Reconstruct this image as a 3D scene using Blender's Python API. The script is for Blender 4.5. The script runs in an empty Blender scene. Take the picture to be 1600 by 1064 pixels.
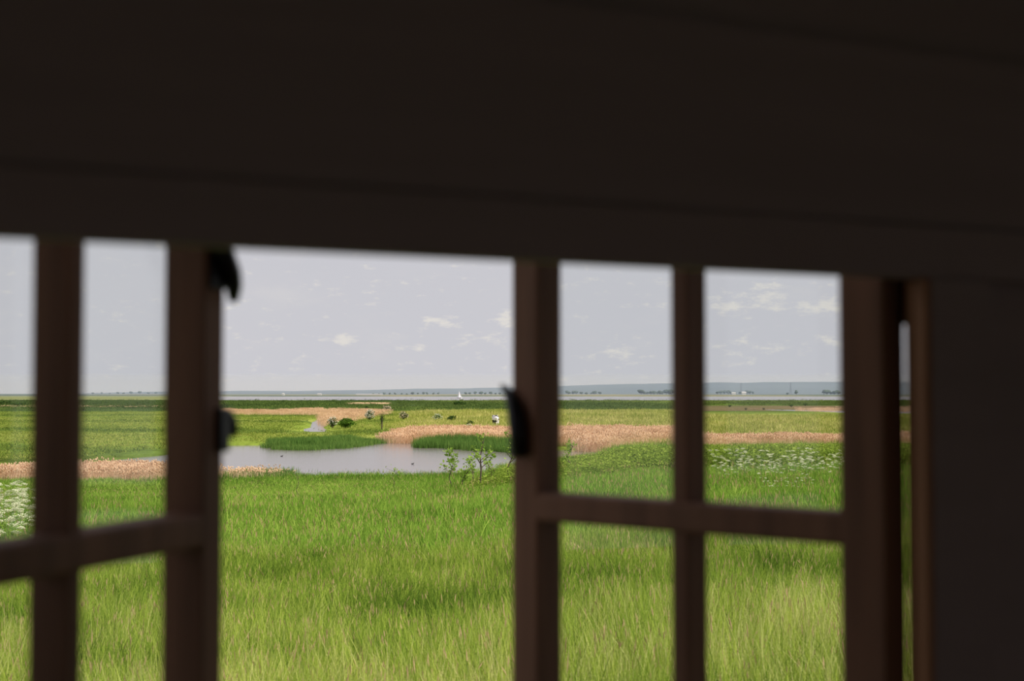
import bpy, bmesh, math, random
import numpy as np
from mathutils import Matrix, Vector

# ------------------------------------------------------------------ camera, sky, sun, exposure
SC = bpy.context.scene
COL = SC.collection
FPX = 2222.0            # focal length in pixels of the 1600 wide frame (50 mm on 36 mm)
EYE = 5.0               # eye height above the pond
HOR = 613.0             # pixel row of the horizon
PITCH = math.atan((HOR - 532.0) / FPX)

cam_d = bpy.data.cameras.new('camera')
cam_d.sensor_width = 36.0
cam_d.lens = 36.0 * FPX / 1600.0
cam_d.clip_start = 0.05
cam_d.clip_end = 20000.0
cam_d.dof.use_dof = True
cam_d.dof.focus_distance = 60.0
cam_d.dof.aperture_fstop = 4.6
cam = bpy.data.objects.new('camera', cam_d)
COL.objects.link(cam)
cam.location = (0, 0, EYE)
cam.rotation_euler = (math.pi / 2 + PITCH, 0, 0)
SC.camera = cam

SC.view_settings.view_transform = 'Standard'
SC.view_settings.look = 'None'
SC.view_settings.exposure = 0.0
SC.view_settings.gamma = 1.0
SC.view_settings.use_curve_mapping = False


def S(r, g, b, k=1.0):
    def f(c):
        c = c / 255.0
        return c / 12.92 if c <= 0.04045 else ((c + 0.055) / 1.055) ** 2.4
    return (f(r) * k, f(g) * k, f(b) * k, 1.0)


def N(nt, t, **kw):
    n = nt.nodes.new(t)
    for k, v in kw.items():
        if k[0] == '_':
            setattr(n, k[1:], v)
        else:
            n.inputs[k.replace('__', ' ')].default_value = v
    return n


world = bpy.data.worlds.new('overcast_sky')
SC.world = world
world.use_nodes = True
wt = world.node_tree
wt.nodes.clear()
L = wt.links.new
tc = N(wt, 'ShaderNodeTexCoord')
mp = N(wt, 'ShaderNodeMapping')
mp.inputs['Scale'].default_value = (1, 1, 2.6)
L(tc.outputs['Generated'], mp.inputs['Vector'])
n1 = N(wt, 'ShaderNodeTexNoise', Scale=16.0, Detail=6.0, Roughness=0.62)
L(mp.outputs['Vector'], n1.inputs['Vector'])
n2 = N(wt, 'ShaderNodeTexNoise', Scale=3.2, Detail=4.0, Roughness=0.5)
L(mp.outputs['Vector'], n2.inputs['Vector'])
# small fair-weather clouds low over the far shore: (pixel x, pixel y, half width, half height, amount)
CLOUDS = [(536, 528, 30, 12, .24), (690, 501, 36, 11, .20), (640, 540, 42, 11, .18), (765, 528, 50, 12, .17), (790, 500, 30, 14, .2),
          (1140, 476, 34, 18, .26), (1200, 462, 44, 22, .24), (1285, 478, 46, 18, .2), (1150, 545, 60, 20, .13), (965, 552, 60, 14, .13), (1290, 535, 40, 14, .13)]
acc = None
for (cx, cy, hw, hh, am) in CLOUDS:
    v = Vector(((cx - 800) / FPX, 1.0, (HOR - cy) / FPX)).normalized()
    sub = N(wt, 'ShaderNodeVectorMath', _operation='SUBTRACT')
    L(tc.outputs['Generated'], sub.inputs[0])
    sub.inputs[1].default_value = v
    mul = N(wt, 'ShaderNodeVectorMath', _operation='MULTIPLY')
    L(sub.outputs[0], mul.inputs[0])
    mul.inputs[1].default_value = (FPX / hw, FPX / hw, FPX / hh)
    ln = N(wt, 'ShaderNodeVectorMath', _operation='LENGTH')
    L(mul.outputs[0], ln.inputs[0])
    mr = N(wt, 'ShaderNodeMapRange', _interpolation_type='SMOOTHSTEP')
    mr.inputs['From Min'].default_value = 1.5
    mr.inputs['From Max'].default_value = 0.0
    mr.inputs['To Min'].default_value = 0.0
    mr.inputs['To Max'].default_value = am
    L(ln.outputs['Value'], mr.inputs['Value'])
    if acc is None:
        acc = mr.outputs['Result']
    else:
        ad = N(wt, 'ShaderNodeMath', _operation='MAXIMUM')
        L(acc, ad.inputs[0])
        L(mr.outputs['Result'], ad.inputs[1])
        acc = ad.outputs[0]
nz = N(wt, 'ShaderNodeTexNoise', Scale=70.0, Detail=6.0, Roughness=0.65)
L(mp.outputs['Vector'], nz.inputs['Vector'])
ad = N(wt, 'ShaderNodeMath', _operation='ADD')
L(nz.outputs['Fac'], ad.inputs[0])
L(acc, ad.inputs[1])
cl = N(wt, 'ShaderNodeMapRange', _interpolation_type='SMOOTHSTEP')
cl.inputs['From Min'].default_value = 0.56
cl.inputs['From Max'].default_value = 0.80
L(ad.outputs[0], cl.inputs['Value'])
base = N(wt, 'ShaderNodeMix', _data_type='RGBA')
base.inputs[6].default_value = S(197, 197, 205)
base.inputs[7].default_value = S(206, 205, 209)
L(n2.outputs['Fac'], base.inputs[0])
wisp = N(wt, 'ShaderNodeMapRange', _interpolation_type='SMOOTHSTEP')
wisp.inputs['From Min'].default_value = 0.52
wisp.inputs['From Max'].default_value = 0.78
wisp.inputs['To Max'].default_value = 0.35
L(n1.outputs['Fac'], wisp.inputs['Value'])
m1 = N(wt, 'ShaderNodeMix', _data_type='RGBA')
L(wisp.outputs['Result'], m1.inputs[0])
L(base.outputs[2], m1.inputs[6])
m1.inputs[7].default_value = S(214, 211, 211)
m2 = N(wt, 'ShaderNodeMix', _data_type='RGBA')
cs = N(wt, 'ShaderNodeMath', _operation='MULTIPLY')
cs.inputs[1].default_value = 1.0
L(cl.outputs['Result'], cs.inputs[0])
L(cs.outputs[0], m2.inputs[0])
L(m1.outputs[2], m2.inputs[6])
m2.inputs[7].default_value = S(222, 218, 213)
bg = N(wt, 'ShaderNodeBackground', Strength=1.0)
L(m2.outputs[2], bg.inputs['Color'])
wo = N(wt, 'ShaderNodeOutputWorld')
L(bg.outputs[0], wo.inputs['Surface'])

sun_d = bpy.data.lights.new('sun', 'SUN')
sun_d.energy = 4.4
sun_d.angle = math.radians(2.5)
sun_d.color = (1.0, 0.94, 0.84)
sun = bpy.data.objects.new('sun', sun_d)
COL.objects.link(sun)
sun.location = (20, -20, 40)
sun.rotation_euler = Vector((-0.66, 0.40, -0.74)).to_track_quat('-Z', 'Y').to_euler()

# ------------------------------------------------------------------ helpers
rng = np.random.default_rng(7)
random.seed(7)


def mat(name):
    m = bpy.data.materials.new(name)
    m.use_nodes = True
    m.node_tree.nodes.clear()
    return m, m.node_tree, m.node_tree.links.new


def simple(name, c, rough=0.7, c2=None, scale=8.0, metallic=0.0, bump=0.0, stretch=(1, 1, 1), spec=.5):
    m, nt, L = mat(name)
    b = N(nt, 'ShaderNodeBsdfPrincipled', Roughness=rough, Metallic=metallic, Specular__IOR__Level=spec)
    o = N(nt, 'ShaderNodeOutputMaterial')
    t = N(nt, 'ShaderNodeTexCoord')
    mp = N(nt, 'ShaderNodeMapping')
    mp.inputs['Scale'].default_value = stretch
    L(t.outputs['Object'], mp.inputs['Vector'])
    n = N(nt, 'ShaderNodeTexNoise', Scale=scale, Detail=5.0, Roughness=0.6)
    L(mp.outputs['Vector'], n.inputs['Vector'])
    mx = N(nt, 'ShaderNodeMix', _data_type='RGBA')
    mx.inputs[6].default_value = c
    mx.inputs[7].default_value = c2 or c
    mr = N(nt, 'ShaderNodeMapRange')
    mr.inputs['From Min'].default_value = 0.3
    mr.inputs['From Max'].default_value = 0.7
    L(n.outputs['Fac'], mr.inputs['Value'])
    L(mr.outputs['Result'], mx.inputs[0])
    L(mx.outputs[2], b.inputs['Base Color'])
    if bump:
        bp = N(nt, 'ShaderNodeBump', Strength=bump, Distance=0.004)
        L(n.outputs['Fac'], bp.inputs['Height'])
        L(bp.outputs['Normal'], b.inputs['Normal'])
    L(b.outputs[0], o.inputs['Surface'])
    return m


def leafy(name, ramp, head=None, trans=0.35, wgt=0.5):
    """vegetation: ramp of colours chosen by each blade's own number (Col.r) and the clump's tint; Col.b = 1 marks seed heads"""
    m, nt, L = mat(name)
    o = N(nt, 'ShaderNodeOutputMaterial')
    a = N(nt, 'ShaderNodeAttribute', _attribute_name='Col')
    ti = N(nt, 'ShaderNodeAttribute', _attribute_name='tint', _attribute_type='INSTANCER')
    sep = N(nt, 'ShaderNodeSeparateColor')
    L(a.outputs['Color'], sep.inputs[0])
    half = N(nt, 'ShaderNodeMath', _operation='MULTIPLY_ADD')
    L(sep.outputs[0], half.inputs[0])
    half.inputs[1].default_value = wgt
    L(ti.outputs['Fac'], half.inputs[2])
    r = N(nt, 'ShaderNodeValToRGB')
    r.color_ramp.elements[0].position = 0.0
    r.color_ramp.elements[0].color = ramp[0]
    r.color_ramp.elements[1].position = 1.0
    r.color_ramp.elements[1].color = ramp[-1]
    for i, c in enumerate(ramp[1:-1]):
        e = r.color_ramp.elements.new((i + 1) / (len(ramp) - 1))
        e.color = c
    L(half.outputs[0], r.inputs[0])
    col = r.outputs[0]
    if head:
        mx = N(nt, 'ShaderNodeMix', _data_type='RGBA')
        L(sep.outputs[2], mx.inputs[0])
        L(col, mx.inputs[6])
        mx.inputs[7].default_value = head
        col = mx.outputs[2]
    d = N(nt, 'ShaderNodeBsdfDiffuse')
    t = N(nt, 'ShaderNodeBsdfTranslucent')
    mx = N(nt, 'ShaderNodeMixShader')
    mx.inputs[0].default_value = trans
    L(col, d.inputs['Color'])
    L(col, t.inputs['Color'])
    L(d.outputs[0], mx.inputs[1])
    L(t.outputs[0], mx.inputs[2])
    L(mx.outputs[0], o.inputs['Surface'])
    return m


def tag(o, label=None, cat=None, group=None, kind=None):
    if label: o['label'] = label
    if cat: o['category'] = cat
    if group: o['group'] = group
    if kind: o['kind'] = kind
    return o


def empty(name, loc=(0, 0, 0), matrix=None):
    o = bpy.data.objects.new(name, None)
    o.empty_display_size = 0.2
    COL.objects.link(o)
    o.location = loc
    if matrix is not None:
        o.matrix_world = matrix
    return o


def mesh_from(name, V, Fc, material=None, col=None, smooth=False):
    me = bpy.data.meshes.new(name)
    me.from_pydata([tuple(v) for v in V], [], [tuple(f) for f in Fc])
    if material: me.materials.append(material)
    if col is not None:
        at = me.attributes.new('Col', 'FLOAT_COLOR', 'POINT')
        c = np.ones((len(V), 4), dtype=np.float32)
        c[:, :3] = np.asarray(col, dtype=np.float32)
        at.data.foreach_set('color', c.ravel())
    if smooth:
        me.polygons.foreach_set('use_smooth', [True] * len(me.polygons))
    me.update()
    return me


def link(name, me, parent=None, loc=None, matrix=None):
    o = bpy.data.objects.new(name, me)
    COL.objects.link(o)
    if parent: o.parent = parent
    if loc is not None: o.location = loc
    if matrix is not None: o.matrix_world = matrix
    return o


def box_me(name, x0, x1, y0, y1, z0, z1, material, bevel=0.0, cuts=None):
    bm = bmesh.new()
    bmesh.ops.create_cube(bm, size=1.0)
    for v in bm.verts:
        v.co = ((x0 + x1) / 2 + v.co.x * (x1 - x0), (y0 + y1) / 2 + v.co.y * (y1 - y0), (z0 + z1) / 2 + v.co.z * (z1 - z0))
    if bevel:
        bmesh.ops.bevel(bm, geom=list(bm.edges), offset=bevel, segments=2, affect='EDGES', profile=0.6)
    me = bpy.data.meshes.new(name)
    bm.to_mesh(me)
    bm.free()
    me.materials.append(material)
    return me


def boxes_me(name, boxes, material):
    V, Fc = [], []
    for (x0, x1, y0, y1, z0, z1) in boxes:
        b = len(V)
        V += [(x0, y0, z0), (x1, y0, z0), (x1, y1, z0), (x0, y1, z0), (x0, y0, z1), (x1, y0, z1), (x1, y1, z1), (x0, y1, z1)]
        Fc += [(b, b + 3, b + 2, b + 1), (b + 4, b + 5, b + 6, b + 7), (b, b + 1, b + 5, b + 4), (b + 1, b + 2, b + 6, b + 5), (b + 2, b + 3, b + 7, b + 6), (b + 3, b, b + 4, b + 7)]
    return mesh_from(name, V, Fc, material)


def tube(V, Fc, pts, radii, n=6):
    """append a tapered tube through pts to the lists V, Fc"""
    rings = []
    for i, p in enumerate(pts):
        p = Vector(p)
        a = Vector(pts[max(i - 1, 0)])
        b = Vector(pts[min(i + 1, len(pts) - 1)])
        t = (b - a).normalized()
        s = t.cross(Vector((0.31, 0.95, 0.05)))
        if s.length < 1e-3: s = t.cross(Vector((1, 0, 0)))
        s.normalize()
        q = t.cross(s)
        r0 = len(V)
        for k in range(n):
            an = 2 * math.pi * k / n
            V.append(tuple(p + (s * math.cos(an) + q * math.sin(an)) * radii[i]))
        rings.append(r0)
    for i in range(len(rings) - 1):
        for k in range(n):
            k2 = (k + 1) % n
            Fc.append((rings[i] + k, rings[i] + k2, rings[i + 1] + k2, rings[i + 1] + k))
    Fc.append(tuple(rings[-1] + k for k in range(n)))
    Fc.append(tuple(rings[0] + k for k in reversed(range(n))))


def scatter(name, pts, rot, scl, idx, tint, sources, material, label, cat):
    """one object of uncountable vegetation: instances of the source clumps on the given points"""
    me = bpy.data.meshes.new(name)
    n = len(pts)
    me.vertices.add(n)
    me.vertices.foreach_set('co', np.asarray(pts, dtype=np.float32).ravel())
    for an, ty, arr, key in (('rot', 'FLOAT_VECTOR', rot, 'vector'), ('scl', 'FLOAT_VECTOR', scl, 'vector'), ('idx', 'INT', idx, 'value'), ('tint', 'FLOAT', tint, 'value')):
        at = me.attributes.new(an, ty, 'POINT')
        at.data.foreach_set(key, np.asarray(arr, dtype=np.int32 if ty == 'INT' else np.float32).ravel())
    me.materials.append(material)
    o = link(name, me)
    tag(o, label, cat, kind='stuff')
    g = bpy.data.node_groups.new(name + '_nodes', 'GeometryNodeTree')
    g.interface.new_socket('Geometry', in_out='INPUT', socket_type='NodeSocketGeometry')
    g.interface.new_socket('Geometry', in_out='OUTPUT', socket_type='NodeSocketGeometry')
    gi = g.nodes.new('NodeGroupInput')
    go = g.nodes.new('NodeGroupOutput')
    iop = g.nodes.new('GeometryNodeInstanceOnPoints')
    iop.inputs['Pick Instance'].default_value = True
    join = g.nodes.new('GeometryNodeJoinGeometry')
    for s in reversed(sources):
        so = bpy.data.objects.new(s.name, s)
        oi = g.nodes.new('GeometryNodeObjectInfo')
        oi.inputs['Object'].default_value = so
        oi.inputs['As Instance'].default_value = False
        gti = g.nodes.new('GeometryNodeGeometryToInstance')
        g.links.new(oi.outputs['Geometry'], gti.inputs[0])
        g.links.new(gti.outputs[0], join.inputs[0])
    def na(nm, ty):
        x = g.nodes.new('GeometryNodeInputNamedAttribute')
        x.data_type = ty
        x.inputs['Name'].default_value = nm
        return x.outputs['Attribute']
    g.links.new(gi.outputs[0], iop.inputs['Points'])
    g.links.new(join.outputs[0], iop.inputs['Instance'])
    g.links.new(na('idx', 'INT'), iop.inputs['Instance Index'])
    g.links.new(na('rot', 'FLOAT_VECTOR'), iop.inputs['Rotation'])
    g.links.new(na('scl', 'FLOAT_VECTOR'), iop.inputs['Scale'])
    g.links.new(iop.outputs[0], go.inputs[0])
    md = o.modifiers.new('clumps', 'NODES')
    md.node_group = g
    return o


def noise2(x, y, s, seed=0):
    """cheap smooth value noise on arrays, 0..1"""
    x = np.asarray(x) / s
    y = np.asarray(y) / s
    xi, yi = np.floor(x), np.floor(y)
    fx, fy = x - xi, y - yi
    fx, fy = fx * fx * (3 - 2 * fx), fy * fy * (3 - 2 * fy)
    def h(a, b):
        v = np.sin(a * 127.1 + b * 311.7 + seed * 74.7) * 43758.5453
        return v - np.floor(v)
    return (h(xi, yi) * (1 - fx) + h(xi + 1, yi) * fx) * (1 - fy) + (h(xi, yi + 1) * (1 - fx) + h(xi + 1, yi + 1) * fx) * fy


def fbm(x, y, s, seed=0):
    return (noise2(x, y, s, seed) + .5 * noise2(x, y, s / 2.1, seed + 1) + .25 * noise2(x, y, s / 4.3, seed + 2)) / 1.75


# ------------------------------------------------------------------ lie of the land
def gp(px, py, z=0.0):
    """ground point under a pixel, for ground at height z"""
    d = (EYE - z) * FPX / (py - HOR)
    return ((px - 800) / FPX * d, d)


POND = [gp(*p) for p in [(-120, 730), (0, 727), (70, 726), (140, 724), (200, 717), (255, 712), (300, 700), (350, 696), (410, 696), (425, 700), (480, 701), (520, 697), (560, 693), (585, 687),
        (596, 684), (625, 688), (650, 695), (700, 698), (745, 701), (800, 704), (880, 703), (930, 706), (958, 709), (930, 716), (860, 725), (790, 735), (740, 746), (700, 750), (640, 747), (560, 747), (470, 749), (430, 746), (350, 742), (200, 744), (60, 748), (-120, 752)]]
CHANNEL = [gp(*p, z=0.0) for p in [(474, 676.5), (508, 677.5), (507, 668), (505.5, 656.5), (495, 656), (489, 662), (486, 667), (478, 671)]]
POOL_FAR = [gp(*p) for p in [(1150, 639.5), (1330, 646.5), (1500, 648), (1500, 642.5), (1300, 641.5), (1230, 640.5)]]
RILL_FAR = [gp(*p) for p in [(622, 634.2), (648, 634.4), (648, 633.2), (622, 633.0)]]


def sdist(poly, x, y):
    """signed distance to polygon, positive inside"""
    inside = np.zeros(x.shape, bool)
    dm = np.full(x.shape, 1e9)
    n = len(poly)
    for i in range(n):
        x1, y1 = poly[i]
        x2, y2 = poly[(i + 1) % n]
        dx, dy = x2 - x1, y2 - y1
        t = np.clip(((x - x1) * dx + (y - y1) * dy) / (dx * dx + dy * dy + 1e-9), 0, 1)
        dm = np.minimum(dm, np.hypot(x - x1 - t * dx, y - y1 - t * dy))
        c = ((y1 > y) != (y2 > y)) & (x < (x2 - x1) * (y - y1) / (y2 - y1 + 1e-12) + x1)
        inside ^= c
    return np.where(inside, dm, -dm)


def water_sd(x, y):
    sd = np.maximum(sdist(POND, x, y), sdist(CHANNEL, x, y))
    sd = np.maximum(sd, sdist(POOL_FAR, x, y))
    return np.maximum(sd, sdist(RILL_FAR, x, y)) + (fbm(x, y, 5.0, 3) - .5) * 1.2


def ground_z(x, y):
    x = np.asarray(x, float)
    y = np.asarray(y, float)
    d = np.maximum(y, 0.1)
    px = 800 + FPX * x / np.maximum(d, 14)
    shore = np.interp(px, [-200, 350, 650, 720, 770, 850, 950, 1100, 1700], [79, 80, 84, 86, 96, 112, 124, 132, 138])
    dd = d * 83.0 / shore
    z = np.interp(dd, [-30, 0, 6, 12, 25, 40, 52, 60, 70, 80, 83, 90], [3.4, 3.37, 2.95, 2.32, 1.72, 1.22, .86, .60, .30, .09, .03, -.2])
    z = z + (fbm(x, y, 6.0, 11) - .5) * np.clip((d - 8) / 10, 0, 1) * np.clip((78 - dd) / 30, 0, 1) * .30
    far = .28 + (fbm(x, y, 30.0, 5) - .5) * .25
    # long grassy rise beyond the right hand reeds
    t = (px - 700) / 200.0
    rise = np.clip((px - 620) / 120, 0, 1) * np.exp(-((y - 262) / 52.0) ** 2) * (.62 + .4 * fbm(x, y, 40, 8)) * np.interp(px, [1040, 1120], [1, 0])
    rise = rise + np.interp(px, [1040, 1120], [0, 1]) * np.exp(-((y - 232) / 24.0) ** 2) * .45
    far = far + rise
    z = np.maximum(z, far)
    sd = water_sd(x, y)
    k = np.clip((sd + .8) / 1.6, 0, 1)
    z = z * (1 - k) + (-.45) * k
    # estuary
    es = np.clip((y - (850 + 20 * (fbm(x, y, 200, 4) - .5))) / 8, 0, 1) * np.clip((px - 330) / 40, 0, 1)
    fs = np.clip((y - 1700) / 10, 0, 1)
    e = es * (1 - fs)
    return z * (1 - e) + (-1.0) * e + fs * 1.0


# zone colours of the far marsh (own colour of the vegetation)
def zone_rgb(x, y):
    px = 800 + FPX * x / y
    py = HOR + FPX * (EYE - .3) / y
    n = fbm(x, y, 14, 21)
    nb = fbm(x, y * .35, 26, 33)
    def C(r, g, b): return np.array(S(r, g, b)[:3])
    bright, mid, dark = C(142, 158, 66), C(118, 138, 58), C(86, 108, 50)
    olive, pale, tan, deep, mud = C(156, 160, 82), C(186, 182, 104), C(216, 180, 142), C(64, 84, 46), C(130, 108, 86)
    c = mid[None] * (1 - nb[:, None]) + bright[None] * nb[:, None]
    def put(mask, colr, amount=1.0):
        nonlocal c
        m = np.clip(mask, 0, 1)[:, None] * amount
        c = c * (1 - m) + colr[None] * m
    st = lambda v, a, b: np.clip((v - a) / (b - a), 0, 1)
    # stripes of the grazed marsh on the left
    put(st(np.sin(y * .11 + 3 * nb + x * .004), .3, .9) * (px < 620) * (y < 330), dark, .75)
    put(st(np.sin(y * .07 + 4 * n + 1.2), .5, 1) * (px < 620) * (y < 330), olive, .75)
    put((y > 150) * (px > 600) * st(n, .25, .7), olive, .8)
    put((y > 150) * (px > 600) * st(fbm(x, y, 9, 41), .5, .8), pale, .6)
    put((y > 290) * (y < 420) * st(fbm(x, y, 30, 44), .3, .6), dark, .6)
    put(st(y, 330, 372), deep, .92)
    put(st(y, 372, 400) * st(fbm(x, y * .2, 40, 52), .45, .75), mid, .55)
    put(st(y, 600, 720) * (px > 620) * st(fbm(x, y * .3, 60, 55), .3, .6), bright, .35)
    put(((y > 470) & (y < 520) & (px < 260)).astype(float), tan, .85)
    put(((py > 628.5) & (py < 631) & (px > 545) & (px < 612)).astype(float), tan, .75)
    put(((py > 634) & (py < 641.5) & (px > 1060)).astype(float) * st(fbm(x, y, 20, 61), .2, .5), mud, .8)
    put(((y > 880) & (px < 420)).astype(float), C(150, 152, 104), .8)
    put((y > 1690).astype(float), C(98, 108, 90), 1)
    put((y > 1690) * st(fbm(x, y * .5, 260, 71), .5, .62), C(150, 142, 104), .8)
    # near slope, mostly hidden under the grass
    put(st(110 - y, 0, 10) * (ground_z(x, y) > .05), C(78, 92, 40), 1)
    return c


# ------------------------------------------------------------------ terrain mesh
def build_terrain():
    rows = []
    d = 7.0
    ds = [-12.0, -6.0, -2.0, 1.0, 3.0, 5.0]
    while d < 4200:
        ds.append(d)
        step = min(max(d * d / (5.0 * FPX) * .8, .35), max(1.1, d * .012))
        d += step
    ds = np.array(ds)
    nt_ = 300
    t = np.linspace(-.56, .56, nt_)
    D, Tt = np.meshgrid(ds, t, indexing='ij')
    X = Tt * np.maximum(D, 24.0)
    Y = D
    x, y = X.ravel(), Y.ravel()
    z = ground_z(x, y)
    nr, nc = X.shape
    V = np.stack([x, y, z], 1).astype(np.float32)
    i = np.arange(nr * nc).reshape(nr, nc)
    q = np.stack([i[:-1, :-1], i[:-1, 1:], i[1:, 1:], i[1:, :-1]], -1).reshape(-1, 4)
    me = bpy.data.meshes.new('marsh_ground')
    me.vertices.add(len(V))
    me.vertices.foreach_set('co', V.ravel())
    me.loops.add(len(q) * 4)
    me.loops.foreach_set('vertex_index', q.ravel().astype(np.int32))
    me.polygons.add(len(q))
    me.polygons.foreach_set('loop_start', np.arange(0, len(q) * 4, 4, dtype=np.int32))
    me.polygons.foreach_set('loop_total', np.full(len(q), 4, dtype=np.int32))
    me.polygons.foreach_set('use_smooth', np.ones(len(q), dtype=bool))
    at = me.attributes.new('zone', 'FLOAT_COLOR', 'POINT')
    c = np.ones((len(V), 4), np.float32)
    c[:, :3] = zone_rgb(x, np.maximum(y, 1.0))
    at.data.foreach_set('color', c.ravel())
    me.update()
    m, nt, L = mat('marsh_turf')
    o = N(nt, 'ShaderNodeOutputMaterial')
    b = N(nt, 'ShaderNodeBsdfDiffuse')
    a = N(nt, 'ShaderNodeAttribute', _attribute_name='zone')
    g = N(nt, 'ShaderNodeNewGeometry')
    mp = N(nt, 'ShaderNodeMapping')
    mp.inputs['Scale'].default_value = (1.0, .25, 1.0)
    L(g.outputs['Position'], mp.inputs['Vector'])
    n = N(nt, 'ShaderNodeTexNoise', Scale=1.6, Detail=6.0, Roughness=.7)
    L(mp.outputs[0], n.inputs['Vector'])
    mr = N(nt, 'ShaderNodeMapRange')
    mr.inputs['From Min'].default_value = .3
    mr.inputs['From Max'].default_value = .7
    mr.inputs['To Min'].default_value = .62
    mr.inputs['To Max'].default_value = 1.25
    L(n.outputs['Fac'], mr.inputs['Value'])
    vm = N(nt, 'ShaderNodeVectorMath', _operation='SCALE')
    L(a.outputs['Color'], vm.inputs[0])
    L(mr.outputs[0], vm.inputs['Scale'])
    L(vm.outputs[0], b.inputs['Color'])
    L(b.outputs[0], o.inputs['Surface'])
    me.materials.append(m)
    ob = link('field', me)
    tag(ob, 'grassy slope and flat green marsh stretching to the far shore', 'ground', kind='structure')


build_terrain()


def build_water():
    m, nt, L = mat('still_water')
    o = N(nt, 'ShaderNodeOutputMaterial')
    b = N(nt, 'ShaderNodeBsdfPrincipled', Roughness=.16, IOR=1.33)
    b.inputs['Base Color'].default_value = S(126, 117, 114)
    g = N(nt, 'ShaderNodeNewGeometry')
    n = N(nt, 'ShaderNodeTexNoise', Scale=2.4, Detail=3.0)
    L(g.outputs['Position'], n.inputs['Vector'])
    bp = N(nt, 'ShaderNodeBump', Strength=.25, Distance=.05)
    L(n.outputs['Fac'], bp.inputs['Height'])
    L(bp.outputs[0], b.inputs['Normal'])
    L(b.outputs[0], o.inputs['Surface'])
    V = [(-70, 70, 0), (90, 70, 0), (90, 135, 0), (200, 300, 0), (-200, 300, 0), (-70, 135, 0)]
    ob = link('pond_water', mesh_from('pond_water', V, [(0, 1, 2, 5), (5, 2, 3, 4)], m))
    tag(ob, 'still pond reflecting the pale sky beyond the grass slope', 'water', kind='structure')
    V = [(-1500, 300, -.0), (1500, 300, -.0), (1500, 1800, -.0), (-1500, 1800, -.0)]
    ob = link('estuary_water', mesh_from('estuary_water', V, [(0, 1, 2, 3)], m))
    tag(ob, 'pale strip of estuary water below the far hills', 'water', kind='structure')


build_water()

# ------------------------------------------------------------------ the hut with its window
TH = 0.4565             # the window wall is turned this much from the picture plane
DW = 1.033              # eye to the outer plane of the window wall
UR, UL = 0.9076, 0.0064  # hinge lines
AL, AR = 0.8011, 1.1931  # opening angles
SW, SA, SG, SM, ST = 0.447, 0.0371, 0.0197, 0.2217, 0.042
BARB, BARH = -0.1419, 0.031
ZL = 0.103
Z0, Z1 = -0.46, 0.235   # sash bottom and top, relative to the eye
HUT = Matrix.Translation((0, 0, EYE)) @ Matrix.Rotation(TH, 4, 'Z') @ Matrix.Translation((0, DW, 0))   # local (u, v, w)

wood = simple('dark_stained_wood', S(146, 106, 86), .65, S(110, 80, 66), 30, bump=.25, spec=.2, stretch=(1, 1, .08))
lit_edge_wood = simple('lit_edge_pale_wood', S(204, 148, 108), .6, S(176, 124, 90), 30, stretch=(1, 1, .08))  # paler colour stands in for daylight on the jamb bead
wood_wall = simple('dark_wall_boards', S(180, 162, 166), .6, S(168, 151, 154), 12, stretch=(.1, 1, 1))
floor_m = simple('worn_floor_boards', S(120, 98, 80), .6, S(100, 80, 66), 10, stretch=(.1, 1, 1))
pale_wall = simple('pale_bounce_boards', S(205, 196, 184), .7, S(190, 180, 168), 12, stretch=(.1, 1, 1))  # unseen boards kept pale to bounce light onto the window wall
clad_m = simple('black_shade_cladding', S(40, 37, 35), .6, S(32, 30, 29), 10, stretch=(.1, 1, 1))  # for the added outer layer, black to cut bounce onto the sash sides
iron = simple('black_iron', S(34, 33, 38), .45, S(26, 25, 29), 40, metallic=.4)


def glass_mat():
    m, nt, L = mat('window_glass')
    o = N(nt, 'ShaderNodeOutputMaterial')
    t = N(nt, 'ShaderNodeBsdfTransparent')
    t.inputs['Color'].default_value = (.955, .965, .965, 1)
    gl = N(nt, 'ShaderNodeBsdfGlossy', Roughness=.0)
    lw = N(nt, 'ShaderNodeLayerWeight', Blend=.5)
    pw = N(nt, 'ShaderNodeMath', _operation='POWER')
    L(lw.outputs['Facing'], pw.inputs[0])
    pw.inputs[1].default_value = 5.0
    fr = N(nt, 'ShaderNodeMath', _operation='MULTIPLY_ADD')
    L(pw.outputs[0], fr.inputs[0])
    fr.inputs[1].default_value = .9
    fr.inputs[2].default_value = .02
    mx = N(nt, 'ShaderNodeMixShader')
    L(fr.outputs[0], mx.inputs[0])
    L(t.outputs[0], mx.inputs[1])
    L(gl.outputs[0], mx.inputs[2])
    L(mx.outputs[0], o.inputs['Surface'])
    return m


glass = glass_mat()


def struct(name, me, label=None, cat=None):
    o = link(name, me, matrix=HUT)
    tag(o, label, cat, kind='structure')
    return o


U0, U1, VB, ZF, ZC = -1.15, 2.0, -2.95, -1.46, 0.78
OU0, OU1, OZ0, OZ1 = UL - .06, UR + .06, -.50, .27
struct('wall_front', boxes_me('wall_front', [(U0, OU0, -.017, 0, ZF, ZC), (OU1, U1, -.017, 0, ZF, ZC), (OU0, OU1, -.017, 0, ZF, OZ0), (OU0, OU1, -.017, 0, OZ1, ZC)], wood_wall),
       'dark timber inner wall around the open casement window', 'wall')
struct('wall_outer_shade', boxes_me('wall_outer_shade', [(U0, OU0 - .03, .001, .014, ZF, ZC), (OU1 + .03, U1, .001, .014, ZF, ZC), (OU0 - .03, OU1 + .03, .001, .014, ZF, OZ0 - .03), (OU0 - .03, OU1 + .03, .001, .014, OZ1, ZC)], clad_m),
       'unseen black outer layer added to darken the sash sides', 'wall')
DO0, DO1 = .55, 1.15  # edges of an added doorway that brightens the room from behind
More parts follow.
